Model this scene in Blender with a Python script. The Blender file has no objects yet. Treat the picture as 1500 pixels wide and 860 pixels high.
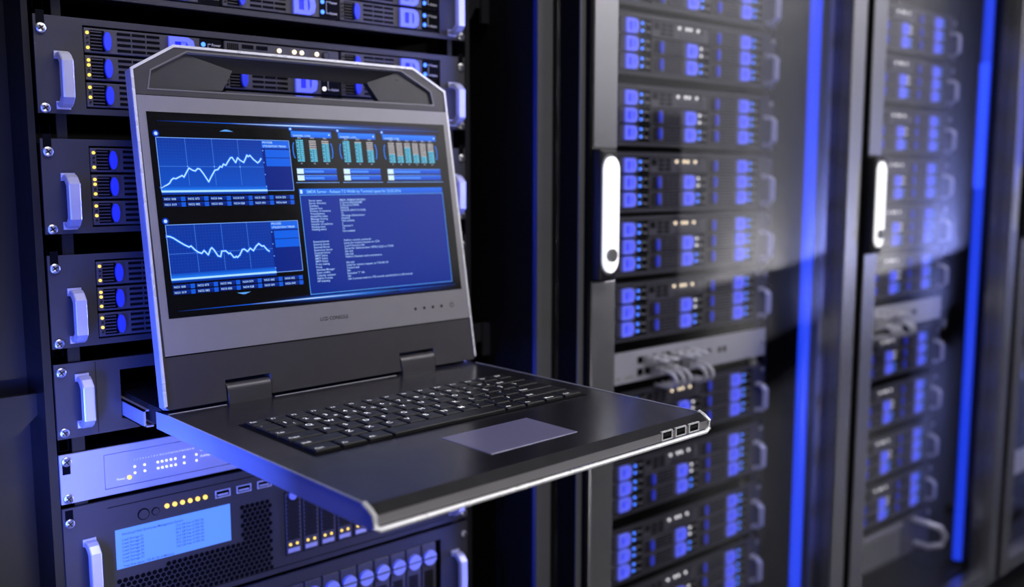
import bpy, bmesh, math, random
from mathutils import Vector, Matrix
random.seed(7)
S = bpy.context.scene
COL = S.collection
PI = math.pi
H = 1.03                     # height of the top screw line (rack z = 0) above the floor

def lin(r, g, b):
    f = lambda c: (c/255/12.92) if c <= 10.3 else ((c/255+.055)/1.055)**2.4
    return (f(r), f(g), f(b), 1)

# ------------------------------------------------------------------ camera
cam = bpy.data.cameras.new('camera')
cam.sensor_width = 36
cam.lens = 36*1393.4/1500
cam.clip_start = .02
cam.dof.use_dof = True
cam.dof.focus_distance = .84
cam.dof.aperture_fstop = 3.4
co = bpy.data.objects.new('camera', cam); COL.objects.link(co)
co.location = (-.2483, -.9151, H-.1289)
co.rotation_euler = (math.radians(90-7.045), 0, -math.radians(40.966))
S.camera = co
S.view_settings.view_transform = 'Standard'
S.view_settings.look = 'None'
S.view_settings.gamma = 1
S.view_settings.exposure = 0
S.view_settings.use_curve_mapping = False

# ------------------------------------------------------------------ world
w = bpy.data.worlds.new('world'); S.world = w; w.use_nodes = True
w.node_tree.nodes['Background'].inputs[0].default_value = (.35, .38, .6, 1)
w.node_tree.nodes['Background'].inputs[1].default_value = .02

# ------------------------------------------------------------------ lamp settings
CEIL_W = 60          # ceiling light panels over the aisle
FLOOR_FILL_W = 6         # added floor fill for the lower panels of the open rack
WASH_W = 36          # added floor lights brightening the wall mirrored in the glass
BLUE_LEFT_W = 1.5      # blue status lamp on the neighbouring rack
BLUE_STRIP_W = 2.6    # light strip inside the open rack

def area(name, parent, loc, sx, sy, power, color, rot=(0, 0, 0), spread=None):
    l = bpy.data.lights.new(name, 'AREA'); l.shape = 'RECTANGLE'
    l.size = sx; l.size_y = sy; l.energy = power; l.color = color[:3]
    if spread: l.spread = spread
    o = bpy.data.objects.new(name, l); COL.objects.link(o)
    o.location = loc; o.rotation_euler = rot; o.parent = parent
    return o

# ------------------------------------------------------------------ materials
MATS = {}
def mat(name, col, rough=.5, metal=0., emit=None, es=1., coat=0., spec=.5, vary=.05, scale=60., bump=0.):
    if name in MATS: return MATS[name]
    m = bpy.data.materials.new(name); m.use_nodes = True
    nt = m.node_tree; b = nt.nodes['Principled BSDF']
    b.inputs['Roughness'].default_value = rough
    b.inputs['Metallic'].default_value = metal
    b.inputs['Coat Weight'].default_value = coat
    b.inputs['Coat Roughness'].default_value = .08
    b.inputs['Specular IOR Level'].default_value = spec
    tc = nt.nodes.new('ShaderNodeTexCoord'); nz = nt.nodes.new('ShaderNodeTexNoise')
    nz.inputs['Scale'].default_value = scale; nz.inputs['Detail'].default_value = 3
    nt.links.new(tc.outputs['Object'], nz.inputs['Vector'])
    mx = nt.nodes.new('ShaderNodeMix'); mx.data_type = 'RGBA'
    c = Vector(col[:3])
    mx.inputs[6].default_value = (*(c*(1-vary)), 1); mx.inputs[7].default_value = (*(c*(1+vary)), 1)
    nt.links.new(nz.outputs['Fac'], mx.inputs[0]); nt.links.new(mx.outputs[2], b.inputs['Base Color'])
    mr = nt.nodes.new('ShaderNodeMapRange')
    mr.inputs['To Min'].default_value = max(.02, rough-.05); mr.inputs['To Max'].default_value = min(1, rough+.05)
    nt.links.new(nz.outputs['Fac'], mr.inputs[0]); nt.links.new(mr.outputs[0], b.inputs['Roughness'])
    if bump:
        bp = nt.nodes.new('ShaderNodeBump'); bp.inputs['Strength'].default_value = bump
        bp.inputs['Distance'].default_value = .0005
        nz2 = nt.nodes.new('ShaderNodeTexNoise'); nz2.inputs['Scale'].default_value = 1800
        nt.links.new(tc.outputs['Object'], nz2.inputs['Vector'])
        nt.links.new(nz2.outputs['Fac'], bp.inputs['Height']); nt.links.new(bp.outputs[0], b.inputs['Normal'])
    if emit:
        b.inputs['Emission Color'].default_value = (*emit[:3], 1); b.inputs['Emission Strength'].default_value = es
    MATS[name] = m
    return m

PANEL = mat('graphite_panel', lin(74, 73, 78), .42, .3)
TRAY = mat('tray_plastic', lin(82, 80, 88), .45)
DARK = mat('black_plastic', lin(14, 14, 16), .45)
VOID = mat('black_recess', (.002, .002, .003), .8, spec=.1)
BLUEP = mat('blue_latch_glow_plastic', (.2, .24, 1), .4, emit=(.10, .13, .95), es=.6)  # plastic given its own emission so the latch looks brightly lit
BLUEIN = mat('blue_latch_glow_inset', (.04, .05, .9), .45, emit=(.02, .025, .7), es=.5)  # emission added to brighten the latch inset
LEVER = mat('blue_lever_glow_plastic', (.05, .08, .95), .4, emit=(.02, .03, .6), es=.2)  # slight emission added to brighten the plastic lever
ALU = mat('brushed_aluminium', (.78, .78, .88), .40, .55)
SCREWM = mat('screw_steel', (.75, .75, .76), .3, .9)
RACKB = mat('rack_black', lin(34, 34, 38), .4, .2)
RACKG = mat('rack_grey', lin(120, 120, 122), .38, .4)
SIDEB = mat('rack_side_black', lin(14, 14, 16), .5, .0, spec=.25)
STILE = mat('door_stile_grey', lin(165, 165, 168), .24, .85)
SWITCHM = mat('switch_aluminium', (.56, .56, .60), .42, .1)
YLED = mat('yellow_led', (.8, .6, .1), .3, emit=(1, .66, .07), es=1.25)
WLED = mat('warm_led', (.9, .8, .6), .3, emit=(1, .8, .5), es=1.8)
WHLED = mat('white_led', (.9, .9, .9), .3, emit=(1, .97, .95), es=1.2)
BLED = mat('blue_led', (.1, .2, 1), .3, emit=(.05, .2, 1), es=2.4)
DLED = mat('unlit_led', lin(40, 36, 30), .3)
WHITE = mat('white_print', (.75, .75, .8), .5)
LABELM = mat('pale_label', (.62, .62, .8), .5)
KNOB = mat('pale_blue_knob', (.42, .48, .95), .4)
CABLE = mat('grey_cable', (.72, .72, .74), .4)
CABLEW = mat('white_cable_plug', (.75, .75, .75), .4)
LIDM = mat('console_dark_metal', lin(74, 72, 76), .34, .35, bump=.08)
BASEM = mat('console_base_black', lin(30, 29, 34), .25, .1, vary=.03)
BEZEL = mat('console_bezel_grey', lin(148, 146, 152), .3, .2, coat=.5)
TRIM = mat('console_silver_trim', (.88, .88, .9), .28, .3)
SIDEM = mat('console_side_silver', (.5, .5, .54), .4, .35)
PADM = mat('touchpad_grey', lin(112, 110, 142), .3, .2)
KEYM = mat('key_black', lin(15, 15, 18), .45)
KEYT = mat('key_legend_emissive', (.85, .85, .85), .5, emit=(1, 1, 1), es=.4)  # emission added so the printed legends stand out bright
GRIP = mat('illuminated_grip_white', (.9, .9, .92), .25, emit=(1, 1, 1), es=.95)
BARM = mat('blue_light_tube', (.05, .09, .8), .2, emit=(.012, .06, 1), es=1.0)
BARD = mat('blue_light_strip_dim', (.004, .006, .08), .3, emit=(.0, .003, .07), es=1.0)
LAMPB = mat('blue_lamp_lens', (.05, .09, .8), .2, emit=(.03, .07, 1), es=3.0)
LCDBG = mat('backlit_lcd_blue', (.02, .08, .3), .3, emit=lin(92, 146, 250), es=1.0)
LCDTX = mat('lcd_text_dark', (.01, .03, .12), .5, emit=lin(30, 66, 150), es=1.0)
MARK = mat('engraved_mark_dark', lin(30, 30, 34), .5)

def attr_emit(name):
    m = bpy.data.materials.new(name); m.use_nodes = True
    nt = m.node_tree; b = nt.nodes['Principled BSDF']
    a = nt.nodes.new('ShaderNodeAttribute'); a.attribute_name = 'Col'
    b.inputs['Base Color'].default_value = (.004, .004, .005, 1); b.inputs['Roughness'].default_value = .16
    nt.links.new(a.outputs['Color'], b.inputs['Emission Color']); b.inputs['Emission Strength'].default_value = 1
    return m
SCR = attr_emit('display_pixels')
SCRBLACK = mat('display_black_glass', (.004, .004, .005), .12, spec=.6)

GLASS_POW = 3.2
def glass_mat():
    m = bpy.data.materials.new('door_glass'); m.use_nodes = True
    nt = m.node_tree; nt.nodes.clear()
    out = nt.nodes.new('ShaderNodeOutputMaterial'); mix = nt.nodes.new('ShaderNodeMixShader')
    tr = nt.nodes.new('ShaderNodeBsdfTransparent'); tr.inputs[0].default_value = (.93, .93, .95, 1)
    gl = nt.nodes.new('ShaderNodeBsdfGlossy'); gl.inputs['Roughness'].default_value = .03
    # Schlick reflection on the outer face of the pane
    lw = nt.nodes.new('ShaderNodeLayerWeight'); lw.inputs[0].default_value = .5
    def mth(op, a, b):
        n = nt.nodes.new('ShaderNodeMath'); n.operation = op
        for i, v in enumerate((a, b)):
            if isinstance(v, (int, float)): n.inputs[i].default_value = v
            else: nt.links.new(v, n.inputs[i])
        return n.outputs[0]
    ge = nt.nodes.new('ShaderNodeNewGeometry')
    sch = mth('ADD', mth('MULTIPLY', mth('POWER', lw.outputs['Facing'], GLASS_POW), .9), .06)
    fac = mth('MULTIPLY', sch, mth('SUBTRACT', 1.0, ge.outputs['Backfacing']))
    nt.links.new(fac, mix.inputs[0]); nt.links.new(tr.outputs[0], mix.inputs[1])
    nt.links.new(gl.outputs[0], mix.inputs[2]); nt.links.new(mix.outputs[0], out.inputs[0])
    return m
GLASS = glass_mat()

# ------------------------------------------------------------------ mesh helpers
class MB:
    def __init__(s): s.bm = bmesh.new(); s.cl = None
    def _mi(s, fs, mi):
        for f in fs: f.material_index = mi
        return fs
    def box(s, x0, x1, y0, y1, z0, z1, mi=0, bev=0., seg=2):
        r = bmesh.ops.create_cube(s.bm, size=1)
        vs = r['verts']
        for v in vs:
            v.co = Vector(((x0+x1)/2+v.co.x*(x1-x0), (y0+y1)/2+v.co.y*(y1-y0), (z0+z1)/2+v.co.z*(z1-z0)))
        fs = set(f for v in vs for f in v.link_faces)
        s._mi(fs, mi)
        if bev:
            es = set(e for v in vs for e in v.link_edges)
            r = bmesh.ops.bevel(s.bm, geom=list(es), offset=bev, segments=seg, profile=.5, affect='EDGES')
            s._mi(r['faces'], mi)
        return s
    def cyl(s, c, axis, r, h, n=16, mi=0, r2=None):
        """cylinder from c along axis ('X','Y','Z', signed h)"""
        r2 = r if r2 is None else r2
        ax = {'X': Vector((1, 0, 0)), 'Y': Vector((0, 1, 0)), 'Z': Vector((0, 0, 1))}[axis]
        u = Vector((0, 0, 1)) if axis != 'Z' else Vector((1, 0, 0)); v = ax.cross(u)
        c = Vector(c)
        a = [s.bm.verts.new(c+r*(u*math.cos(2*PI*i/n)+v*math.sin(2*PI*i/n))) for i in range(n)]
        b = [s.bm.verts.new(c+ax*h+r2*(u*math.cos(2*PI*i/n)+v*math.sin(2*PI*i/n))) for i in range(n)]
        fs = [s.bm.faces.new(a), s.bm.faces.new(b[::-1])]
        fs += [s.bm.faces.new((a[i], b[i], b[(i+1) % n], a[(i+1) % n])) for i in range(n)]
        s._mi(fs, mi); return s
    def prism(s, pts, y0, y1, mi=0, holes=(), side_mi=None):
        """XZ polygon (with holes) from y0 (front) to y1"""
        loops = []; edges = []
        for lp in (pts,)+tuple(holes):
            vs = [s.bm.verts.new((x, y0, z)) for x, z in lp]
            loops.append(vs)
            edges += [s.bm.edges.new((vs[i], vs[(i+1) % len(vs)])) for i in range(len(vs))]
        r = bmesh.ops.triangle_fill(s.bm, use_beauty=True, use_dissolve=False, edges=edges)
        front = [g for g in r['geom'] if isinstance(g, bmesh.types.BMFace)]
        s._mi(front, mi)
        if y1 != y0:
            mp = {}
            for lp in loops:
                for v in lp: mp[v] = s.bm.verts.new((v.co.x, y1, v.co.z))
            for f in front:
                nf = s.bm.faces.new([mp[v] for v in f.verts][::-1]); nf.material_index = mi
            for lp in loops:
                for i in range(len(lp)):
                    a, b = lp[i], lp[(i+1) % len(lp)]
                    nf = s.bm.faces.new((a, b, mp[b], mp[a])); nf.material_index = mi if side_mi is None else side_mi
        return s
    def loft(s, A, B, mi=0):
        a = [s.bm.verts.new(p) for p in A]; b = [s.bm.verts.new(p) for p in B]
        n = len(a)
        s._mi([s.bm.faces.new((a[i], a[(i+1) % n], b[(i+1) % n], b[i])) for i in range(n)], mi)
        return s
    def sweep(s, prof, path, mi=0):
        """profile polygon (list of (a,b)) swept along YZ-path points (x fixed frame): path pts are (y,z); profile a is x, b is outward normal"""
        rings = []
        n = len(path)
        for i, (y, z) in enumerate(path):
            d0 = Vector((path[i][0]-path[i-1][0], path[i][1]-path[i-1][1])) if i > 0 else None
            d1 = Vector((path[i+1][0]-path[i][0], path[i+1][1]-path[i][1])) if i < n-1 else None
            if d0 is None: d = d1.normalized(); k = 1
            elif d1 is None: d = d0.normalized(); k = 1
            else:
                d = (d0.normalized()+d1.normalized()).normalized(); k = 1/max(.5, d.dot(d0.normalized()))
            nr = Vector((d.y, -d.x))*k
            rings.append([s.bm.verts.new((a, y+nr.x*b, z+nr.y*b)) for a, b in prof])
        m = len(prof); fs = []
        for i in range(n-1):
            for j in range(m):
                fs.append(s.bm.faces.new((rings[i][j], rings[i][(j+1) % m], rings[i+1][(j+1) % m], rings[i+1][j])))
        fs.append(s.bm.faces.new(rings[0])); fs.append(s.bm.faces.new(rings[-1][::-1]))
        s._mi(fs, mi); return s
    def tube(s, pts, r, n=8, mi=0):
        pts = [Vector(p) for p in pts]; rings = []; up = Vector((.3, .2, 1)).normalized()
        for i, p in enumerate(pts):
            d = (pts[min(i+1, len(pts)-1)]-pts[max(i-1, 0)]).normalized()
            u = d.cross(up).normalized(); v = d.cross(u).normalized()
            rings.append([s.bm.verts.new(p+r*(u*math.cos(2*PI*k/n)+v*math.sin(2*PI*k/n))) for k in range(n)])
        fs = []
        for i in range(len(pts)-1):
            for k in range(n):
                fs.append(s.bm.faces.new((rings[i][k], rings[i][(k+1) % n], rings[i+1][(k+1) % n], rings[i+1][k])))
        fs += [s.bm.faces.new(rings[0]), s.bm.faces.new(rings[-1][::-1])]
        s._mi(fs, mi); return s
    def quad(s, pts, mi=0, cols=None):
        f = s.bm.faces.new([s.bm.verts.new(p) for p in pts]); f.material_index = mi
        if cols:
            if s.cl is None: s.cl = s.bm.loops.layers.float_color.new('Col')
            for l, c in zip(f.loops, cols): l[s.cl] = (c[0], c[1], c[2], 1)
        return f
    def text(s, body, x, z, size, y=0., mi=0, col=None, align='LEFT', plane='XZ', sx=1.):
        me = text_mesh(body, align)
        vs = []
        for v in me.vertices:
            a, b = v.co.x*size*sx, v.co.y*size
            vs.append(s.bm.verts.new((x+a, y, z+b) if plane == 'XZ' else (x+a, z+b, y)))
        if col and s.cl is None: s.cl = s.bm.loops.layers.float_color.new('Col')
        for p in me.polygons:
            try: f = s.bm.faces.new([vs[i] for i in p.vertices])
            except ValueError: continue
            f.material_index = mi
            if col:
                for l in f.loops: l[s.cl] = (*col[:3], 1)
        return s
    def build(s, name, mats, parent=None, smooth=False, loc=None, norm=True):
        if norm: bmesh.ops.recalc_face_normals(s.bm, faces=s.bm.faces)
        me = bpy.data.meshes.new(name); s.bm.to_mesh(me); s.bm.free()
        if not isinstance(mats, (list, tuple)): mats = [mats]
        for m in mats: me.materials.append(m)
        if smooth:
            for p in me.polygons: p.use_smooth = True
            try: me.set_sharp_from_angle(angle=math.radians(40))
            except Exception: pass
        o = bpy.data.objects.new(name, me); COL.objects.link(o)
        if parent: o.parent = parent
        if loc: o.location = loc
        return o

TXT = {}
def text_mesh(body, align='LEFT'):
    k = (body, align)
    if k not in TXT:
        cu = bpy.data.curves.new('t', 'FONT'); cu.body = body; cu.align_x = align; cu.resolution_u = 2; cu.offset = .012
        o = bpy.data.objects.new('t', cu); COL.objects.link(o)
        me = bpy.data.meshes.new_from_object(o)
        bpy.data.objects.remove(o); TXT[k] = me
    return TXT[k]

def empty(name, loc=(0, 0, 0), label=None, cat=None, group=None, rz=0, parent=None):
    o = bpy.data.objects.new(name, None); COL.objects.link(o); o.location = loc
    o.rotation_euler = (0, 0, rz); o.empty_display_size = .02
    o.parent = parent
    tag(o, label, cat, group); return o
def tag(o, label=None, cat=None, group=None, kind=None):
    if label: o['label'] = label
    if cat: o['category'] = cat
    if group: o['group'] = group
    if kind: o['kind'] = kind
    return o
def copy_tree(o, parent=None):
    c = o.copy(); COL.objects.link(c); c.parent = parent
    for ch in list(o.children): copy_tree(ch, c)
    return c
def inst(o, parent, loc):
    """linked-mesh repeat of a part (with its sub-parts)"""
    c = copy_tree(o, parent); c.location = loc; return c

# ------------------------------------------------------------------ the room
def struct(name, o): o['kind'] = 'structure'; return o
FLOORM = mat('floor_dark_tile', lin(18, 18, 20), .3, scale=4)
WALLD = mat('wall_dark_paint', lin(20, 20, 22), .7, scale=5)
WALLL = mat('wall_reflector_pale', lin(225, 225, 230), .7, scale=5, vary=.04)
CEILM = mat('ceiling_grey', lin(60, 60, 64), .8, scale=5)
RX0, RX1, RY0, RY1, RZ = -2.2, 7.5, -2.0, 1.4, 2.7
struct('floor', MB().box(RX0, RX1, RY0, RY1, -.1, 0).build('floor', FLOORM))
struct('ceiling', MB().box(RX0, RX1, RY0, RY1, RZ, RZ+.1).build('ceiling', CEILM))
struct('wall_back', MB().box(RX0, RX1, RY1, RY1+.1, 0, RZ).build('wall_back', WALLD))
struct('wall_left', MB().box(RX0-.1, RX0, RY0, RY1, 0, RZ).build('wall_left', WALLD))
struct('wall_right', MB().box(RX1, RX1+.1, RY0, RY1, 0, RZ).build('wall_right', WALLD))
WLX, WLU = 2.75, 1.5          # left edges of an added pale patch shaped for reflections in the glass
WM = MB().box(RX0, RX1, RY0-.1, RY0, 0, RZ, 0)
WM.prism([(WLX, .42), (RX1, .42), (RX1, RZ-.02), (WLU, RZ-.02), (WLU, 1.15), (WLX, 1.15)], RY0+.004, RY0, 1)
struct('wall_front', WM.build('wall_front', [WALLD, WALLL]))

def ceiling_light(x, y, sx, sy, power, label, rot=(0, 0, 0)):
    t = empty('ceiling_light', (x, y, RZ), label, 'ceiling light', 'ceiling lights along the aisle')
    f = MB()
    f.box(-sx/2-.03, sx/2+.03, -sy/2-.03, -sy/2, -.05, 0).box(-sx/2-.03, sx/2+.03, sy/2, sy/2+.03, -.05, 0)
    f.box(-sx/2-.03, -sx/2, -sy/2, sy/2, -.05, 0).box(sx/2, sx/2+.03, -sy/2, sy/2, -.05, 0)
    f.build('housing', ALU, t)
    MB().box(-sx/2, sx/2, -sy/2, sy/2, -.03, -.02).build('diffuser', mat('lamp_diffuser', (.8, .8, .8), .5, emit=(1, 1, 1), es=2), t)
    area('lamp', t, (0, 0, -.06), sx, sy, power, (1, .97, .95), rot)
    return t
ceiling_light(.1, -1.35, 1.1, .35, CEIL_W*.45, 'flat ceiling light panel above the open rack')
ceiling_light(1.7, -1.2, 1.1, .35, CEIL_W*.3, 'flat ceiling light panel above the middle rack')
ceiling_light(3.3, -1.55, 2.4, .2, 95, 'added long ceiling light panel brightening the pale wall patch', (-math.radians(62), 0, 0))  # added lamp, lights the mirrored wall patch from above
def added_floor_light(x, power, color, label, rz=0):
    t = empty('added_floor_light', (x, -1.72, 0), label, 'floor light', 'added floor lights along the aisle', rz)
    MB().box(-.42, .42, -.05, .05, 0, .06, 0, .006).box(-.42, .42, .05, .058, 0, .16, 0, .002).build('housing', DARK, t)
    MB().box(-.40, .40, -.035, .035, .06, .064).build('lens', mat('washer_lens', (.8, .8, .8), .5), t)
    area('lamp', t, (0, 0, .075), .8, .06, power, color, (math.radians(180+38), 0, 0))
added_floor_light(3.75, WASH_W, (1, .97, .95), 'added white floor light brightening the pale wall patch')  # added lamp, lights the wall patch mirrored in the door glass
added_floor_light(.1, FLOOR_FILL_W, (1, .97, .98), 'added white fill light on the floor aimed up at the open rack', PI)  # added fill light for the lower front panels
added_floor_light(5.5, WASH_W*2.2, (.30, .36, 1), 'added bluish floor light tinting the far end of the aisle wall')  # added lamp, turns the mirrored wall bluish
# ------------------------------------------------------------------ racks
PITCH = .641
def make_rack(x0, label, right_bar):
    t = empty('server_rack', (x0, 0, 0), label, 'server rack', 'server racks in the row')
    for xa, xb in ((-.014, .0185), (.4485, .4814)):
        m = MB()
        holes = []
        z = .12
        xc = -.0 if xa < .1 else .4651
        while z < 1.85:
            holes.append([(xc-.0042, z-.0048), (xc+.0042, z-.0048), (xc+.0042, z+.0048), (xc-.0042, z+.0048)])
            z += .0222
        m.prism([(xa, .08), (xb, .08), (xb, 1.95), (xa, 1.95)], .0035, .006, holes=holes)
        xs = xa if xa < .1 else xb-.0025
        m.box(xs, xs+.0025, .006, .06, .08, 1.95)
        m.build('mounting_rail', RACKB, t)
    MB().box(-.088, -.080, -.065, 1.0, .02, 2.0).build('left_side_panel', SIDEB, t)
    MB().box(.531, .5525, -.065, 1.0, .02, 2.0, 0).box(.529 if not right_bar else .5335, .5525, -.067, -.0645, .02, 2.0, 1 if not right_bar else 0).build('right_side_panel', [SIDEB, RACKG], t)
    MB().box(-.062, .531, .98, 1.0, .02, 2.0).build('back_panel', SIDEB, t)
    MB().box(-.088, .5525, -.065, 1.0, 2.0, 2.03).build('top_panel', RACKB, t)
    MB().box(-.088, .5525, -.065, 1.0, 0, .02).box(-.062, .531, -.06, -.02, .02, .05).build('plinth', RACKB, t)
    MB().box(-.080, -.014, .06, .064, .05, 2.0).build('air_baffle', RACKB, t)
    MB().box(.4814, .531, .16, .164, .05, 2.0).build('air_baffle', SIDEB, t)
    for z in (.27, .70, 1.12, 1.5):       # cable brackets between rail and side panel
        b = MB()
        b.prism([(.482, z+.012), (.531, z+.012), (.531, z-.012), (.512, z-.012), (.505, z-.026), (.490, z-.026), (.482, z-.008)], .03, .036)
        b.box(.519, .531, .026, .031, z-.03, z+.012)
        b.build('cable_bracket', RACKB, t)
        b = MB(); b.prism([(-.014, z+.0), (-.062, z+.0), (-.062, z-.05), (-.03, z-.035), (-.014, z-.02)], .03, .036); b.build('cable_bracket', RACKB, t)
    if right_bar:
        m = MB(); m.cyl((.5145, -.046, .068), 'Z', .0098, 1.9, 24)
        bar = m.build('light_bar', BARM, t, smooth=True)
    else:
        m = MB(); m.box(.5265, .5305, -.0645, -.0605, .05, 1.99, 0, .001)
        bar = m.build('light_strip', BARD, t)
        area('strip_light', bar, (.522, -.05, 1.0), 1.8, .01, BLUE_STRIP_W, (.16, .2, 1), (0, PI/2, 0), math.radians(78))
    return t
def make_door(rack, pane=True):
    """hinged glass door: frame mesh, glass pane, handle"""
    m = MB()
    m.box(-.068, -.023, -.115, -.072, .03, H-.255, 0, .003).box(-.068, -.023, -.115, -.072, H-.0975, 1.98, 0, .003)
    m.box(-.068, -.023, -.10, -.072, H-.26, H-.09, 1)
    m.box(-.081, -.0715, -.1045, -.0725, .03, 1.98, 3); m.box(-.081, -.0715, -.1065, -.1045, .03, 1.98, 2)  # lip sides blackened to look unlit, grey only on the front cap
    m.box(-.0725, -.0672, -.1142, -.075, .03, 1.98, 3)  # black filler added over the stile side against blue reflections
    m.box(.510, .5525, -.115, -.0715, .03, 1.98, 0, .003)
    m.box(-.023, .514, -.112, -.08, .03, .06, 0).box(-.023, .514, -.112, -.08, 1.95, 1.98, 0)
    d = m.build('door', [STILE, DARK, RACKG, VOID], rack)
    g = MB(); n = 24; f_ = []; b_ = []
    for i in range(n+1):
        u = i/n; x = -.0225+u*(.5135+.0225); y = -.098-GLASS_BULGE*4*u*(1-u)
        for z in (.061, 1.949):
            f_.append(g.bm.verts.new((x, y, z)))
        for z in (.061, 1.949):
            b_.append(g.bm.verts.new((x, y+.004, z)))
    for i in range(n):
        g.bm.faces.new((f_[2*i], f_[2*i+2], f_[2*i+3], f_[2*i+1]))
        g.bm.faces.new((b_[2*i], b_[2*i+1], b_[2*i+3], b_[2*i+2]))
    for i in (0, n):
        g.bm.faces.new((f_[2*i], f_[2*i+1], b_[2*i+1], b_[2*i]))
    g.build('glass_pane', GLASS, d, smooth=True)
    # handle: housing, glowing grip, lock button
    def oval(cx, z0, z1, hw, n=10):
        pts = []
        for k in range(n+1): a = PI*k/n; pts.append((cx+hw*math.cos(a), z1-hw*1.25+1.25*hw*math.sin(a)))
        for k in range(n+1): a = PI+PI*k/n; pts.append((cx+hw*math.cos(a), z0+hw*1.25+1.25*hw*math.sin(a)))
        return pts
    hz0, hz1 = H-.256, H-.096
    m = MB(); m.box(-.0670, -.0355, -.128, -.095, hz0, hz1, 0, .005, 3)
    m.prism(oval(-.0514, hz0+.008, hz1-.007, .0146), -.1290, -.127, 1)
    hs = m.build('handle_housing', [DARK, RACKG], d, smooth=True)
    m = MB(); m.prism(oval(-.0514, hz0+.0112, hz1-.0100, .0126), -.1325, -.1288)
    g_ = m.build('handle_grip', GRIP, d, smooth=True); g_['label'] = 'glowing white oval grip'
    MB().cyl((-.0525, -.1365, hz0+.0325), 'Y', .0078, .0045, 20).build('lock_button', RACKG, d, smooth=True)
    return d
GLASS_BULGE = .010
rack1 = make_rack(0, 'open server rack on the left, without door, holding the pulled-out console', False)
rack2 = make_rack(PITCH, 'middle server rack with glass door and white glowing handle in front', True)
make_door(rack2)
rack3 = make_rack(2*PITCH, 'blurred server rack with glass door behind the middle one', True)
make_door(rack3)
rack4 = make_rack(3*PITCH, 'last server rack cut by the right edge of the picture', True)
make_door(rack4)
# the neighbouring rack outside the left edge carries a blue status lamp
lamp = empty('blue_status_lamp', (-.112, -.14, H-.28), 'blue status lamp post beside the left edge of the open rack', 'lamp')
MB().box(-.02, .02, -.02, .02, -(H-.28), -.26, 0, .003).box(-.05, .05, -.05, .05, -(H-.28), -(H-.28)+.012, 0, .003).build('post', RACKB, lamp)
MB().cyl((0, 0, -.26), 'Z', .020, .20, 24).build('lens', LAMPB, lamp, smooth=True)
MB().cyl((0, 0, -.05), 'Z', .020, .31, 24).build('lens', LAMPB, lamp, smooth=True)
MB().cyl((0, 0, -.06), 'Z', .022, .01, 24).build('collar', RACKB, lamp, smooth=True)
area('lamp_light', lamp, (.022, .0, -.13), .14, .03, BLUE_LEFT_W*.70, (.06, .12, 1), (0, -PI/2, math.radians(18)), math.radians(140))
area('lamp_light', lamp, (.022, .0, .10), .30, .03, BLUE_LEFT_W*.22, (.06, .12, 1), (0, -PI/2, math.radians(18)), math.radians(140))
lampr = empty('blue_status_lamp', (2.35, -.35, H), 'blue status lamp post beside the last rack past the right edge', 'lamp')
MB().box(-.02, .02, -.02, .02, -H, -.16, 0, .003).box(-.05, .05, -.05, .05, -H, -H+.012, 0, .003).build('post', RACKB, lampr)
MB().cyl((0, 0, -.16), 'Z', .022, .32, 24).build('lens', LAMPB, lampr, smooth=True)
# ------------------------------------------------------------------ rack parts shared by the equipment
def screw_proto(parent, x, z, slot=0):
    m = MB(); m.cyl((0, 0, 0), 'Y', .0044, -.002, 14, 0); m.cyl((0, -.002, 0), 'Y', .0044, -.0008, 14, 0, .0034)
    for k in range(2):
        a = .6+k*PI/2; c, s_ = math.cos(a), math.sin(a)
        p = [(.0028*c-.0005*s_, .0028*s_+.0005*c), (-.0028*c-.0005*s_, -.0028*s_+.0005*c), (-.0028*c+.0005*s_, -.0028*s_-.0005*c), (.0028*c+.0005*s_, .0028*s_-.0005*c)]
        m.prism(p, -.0030, -.0027, 1)
    o = m.build('screw', [SCREWM, DARK], parent, loc=(x, 0, z), smooth=True); return o
SCREW = None
def screw(parent, x, z):
    global SCREW
    if SCREW is None: SCREW = screw_proto(parent, x, z); return SCREW
    return inst(SCREW, parent, (x, 0, z))
HAND = {}
def handle(parent, x, z, h):
    k = round(h, 3)
    if k not in HAND:
        m = MB(); w_, tk = .0060, .0022
        prof = [(-w_, -tk), (-w_+.001, tk*.7), (-w_+.002, tk), (w_-.002, tk), (w_-.001, tk*.7), (w_, -tk)]
        e = .0175
        path = [(.0, h/2-.0025), (-e*.5, h/2-.0025), (-e*.72, h/2-.0045), (-e, h/2-.0095), (-e, -h/2+.0095), (-e*.72, -h/2+.0045), (-e*.5, -h/2+.0025), (.0, -h/2+.0025)]
        m.sweep(prof, path)
        m.box(-w_, w_, -.0015, 0, h/2-.006, h/2+.001).box(-w_, w_, -.0015, 0, -h/2-.001, -h/2+.006)
        HAND[k] = m.build('handle', ALU, parent, loc=(x, 0, z))
        return HAND[k]
    return inst(HAND[k], parent, (x, 0, z))
def faceplate(parent, z0, z1, slots, holes=(), mats=None, x0=-.0057, x1=.4708, notch=True, depth=.5):
    m = MB()
    hs = list(holes)
    m.prism([(x0, z0), (x1, z0), (x1, z1), (x0, z1)], 0, .003, 0, holes=hs)
    for (x, z, d) in slots:      # dark oblong mounting slot beside each screw
        m.box(x-.0035, x+.0035, -.0003, .0005, min(z, z+d), max(z, z+d), 1)
    if depth: m.box(.012, .453, .02, depth, z0+.002, z1-.002, 1)
    return m.build('faceplate', mats or [PANEL, VOID], parent)

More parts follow.
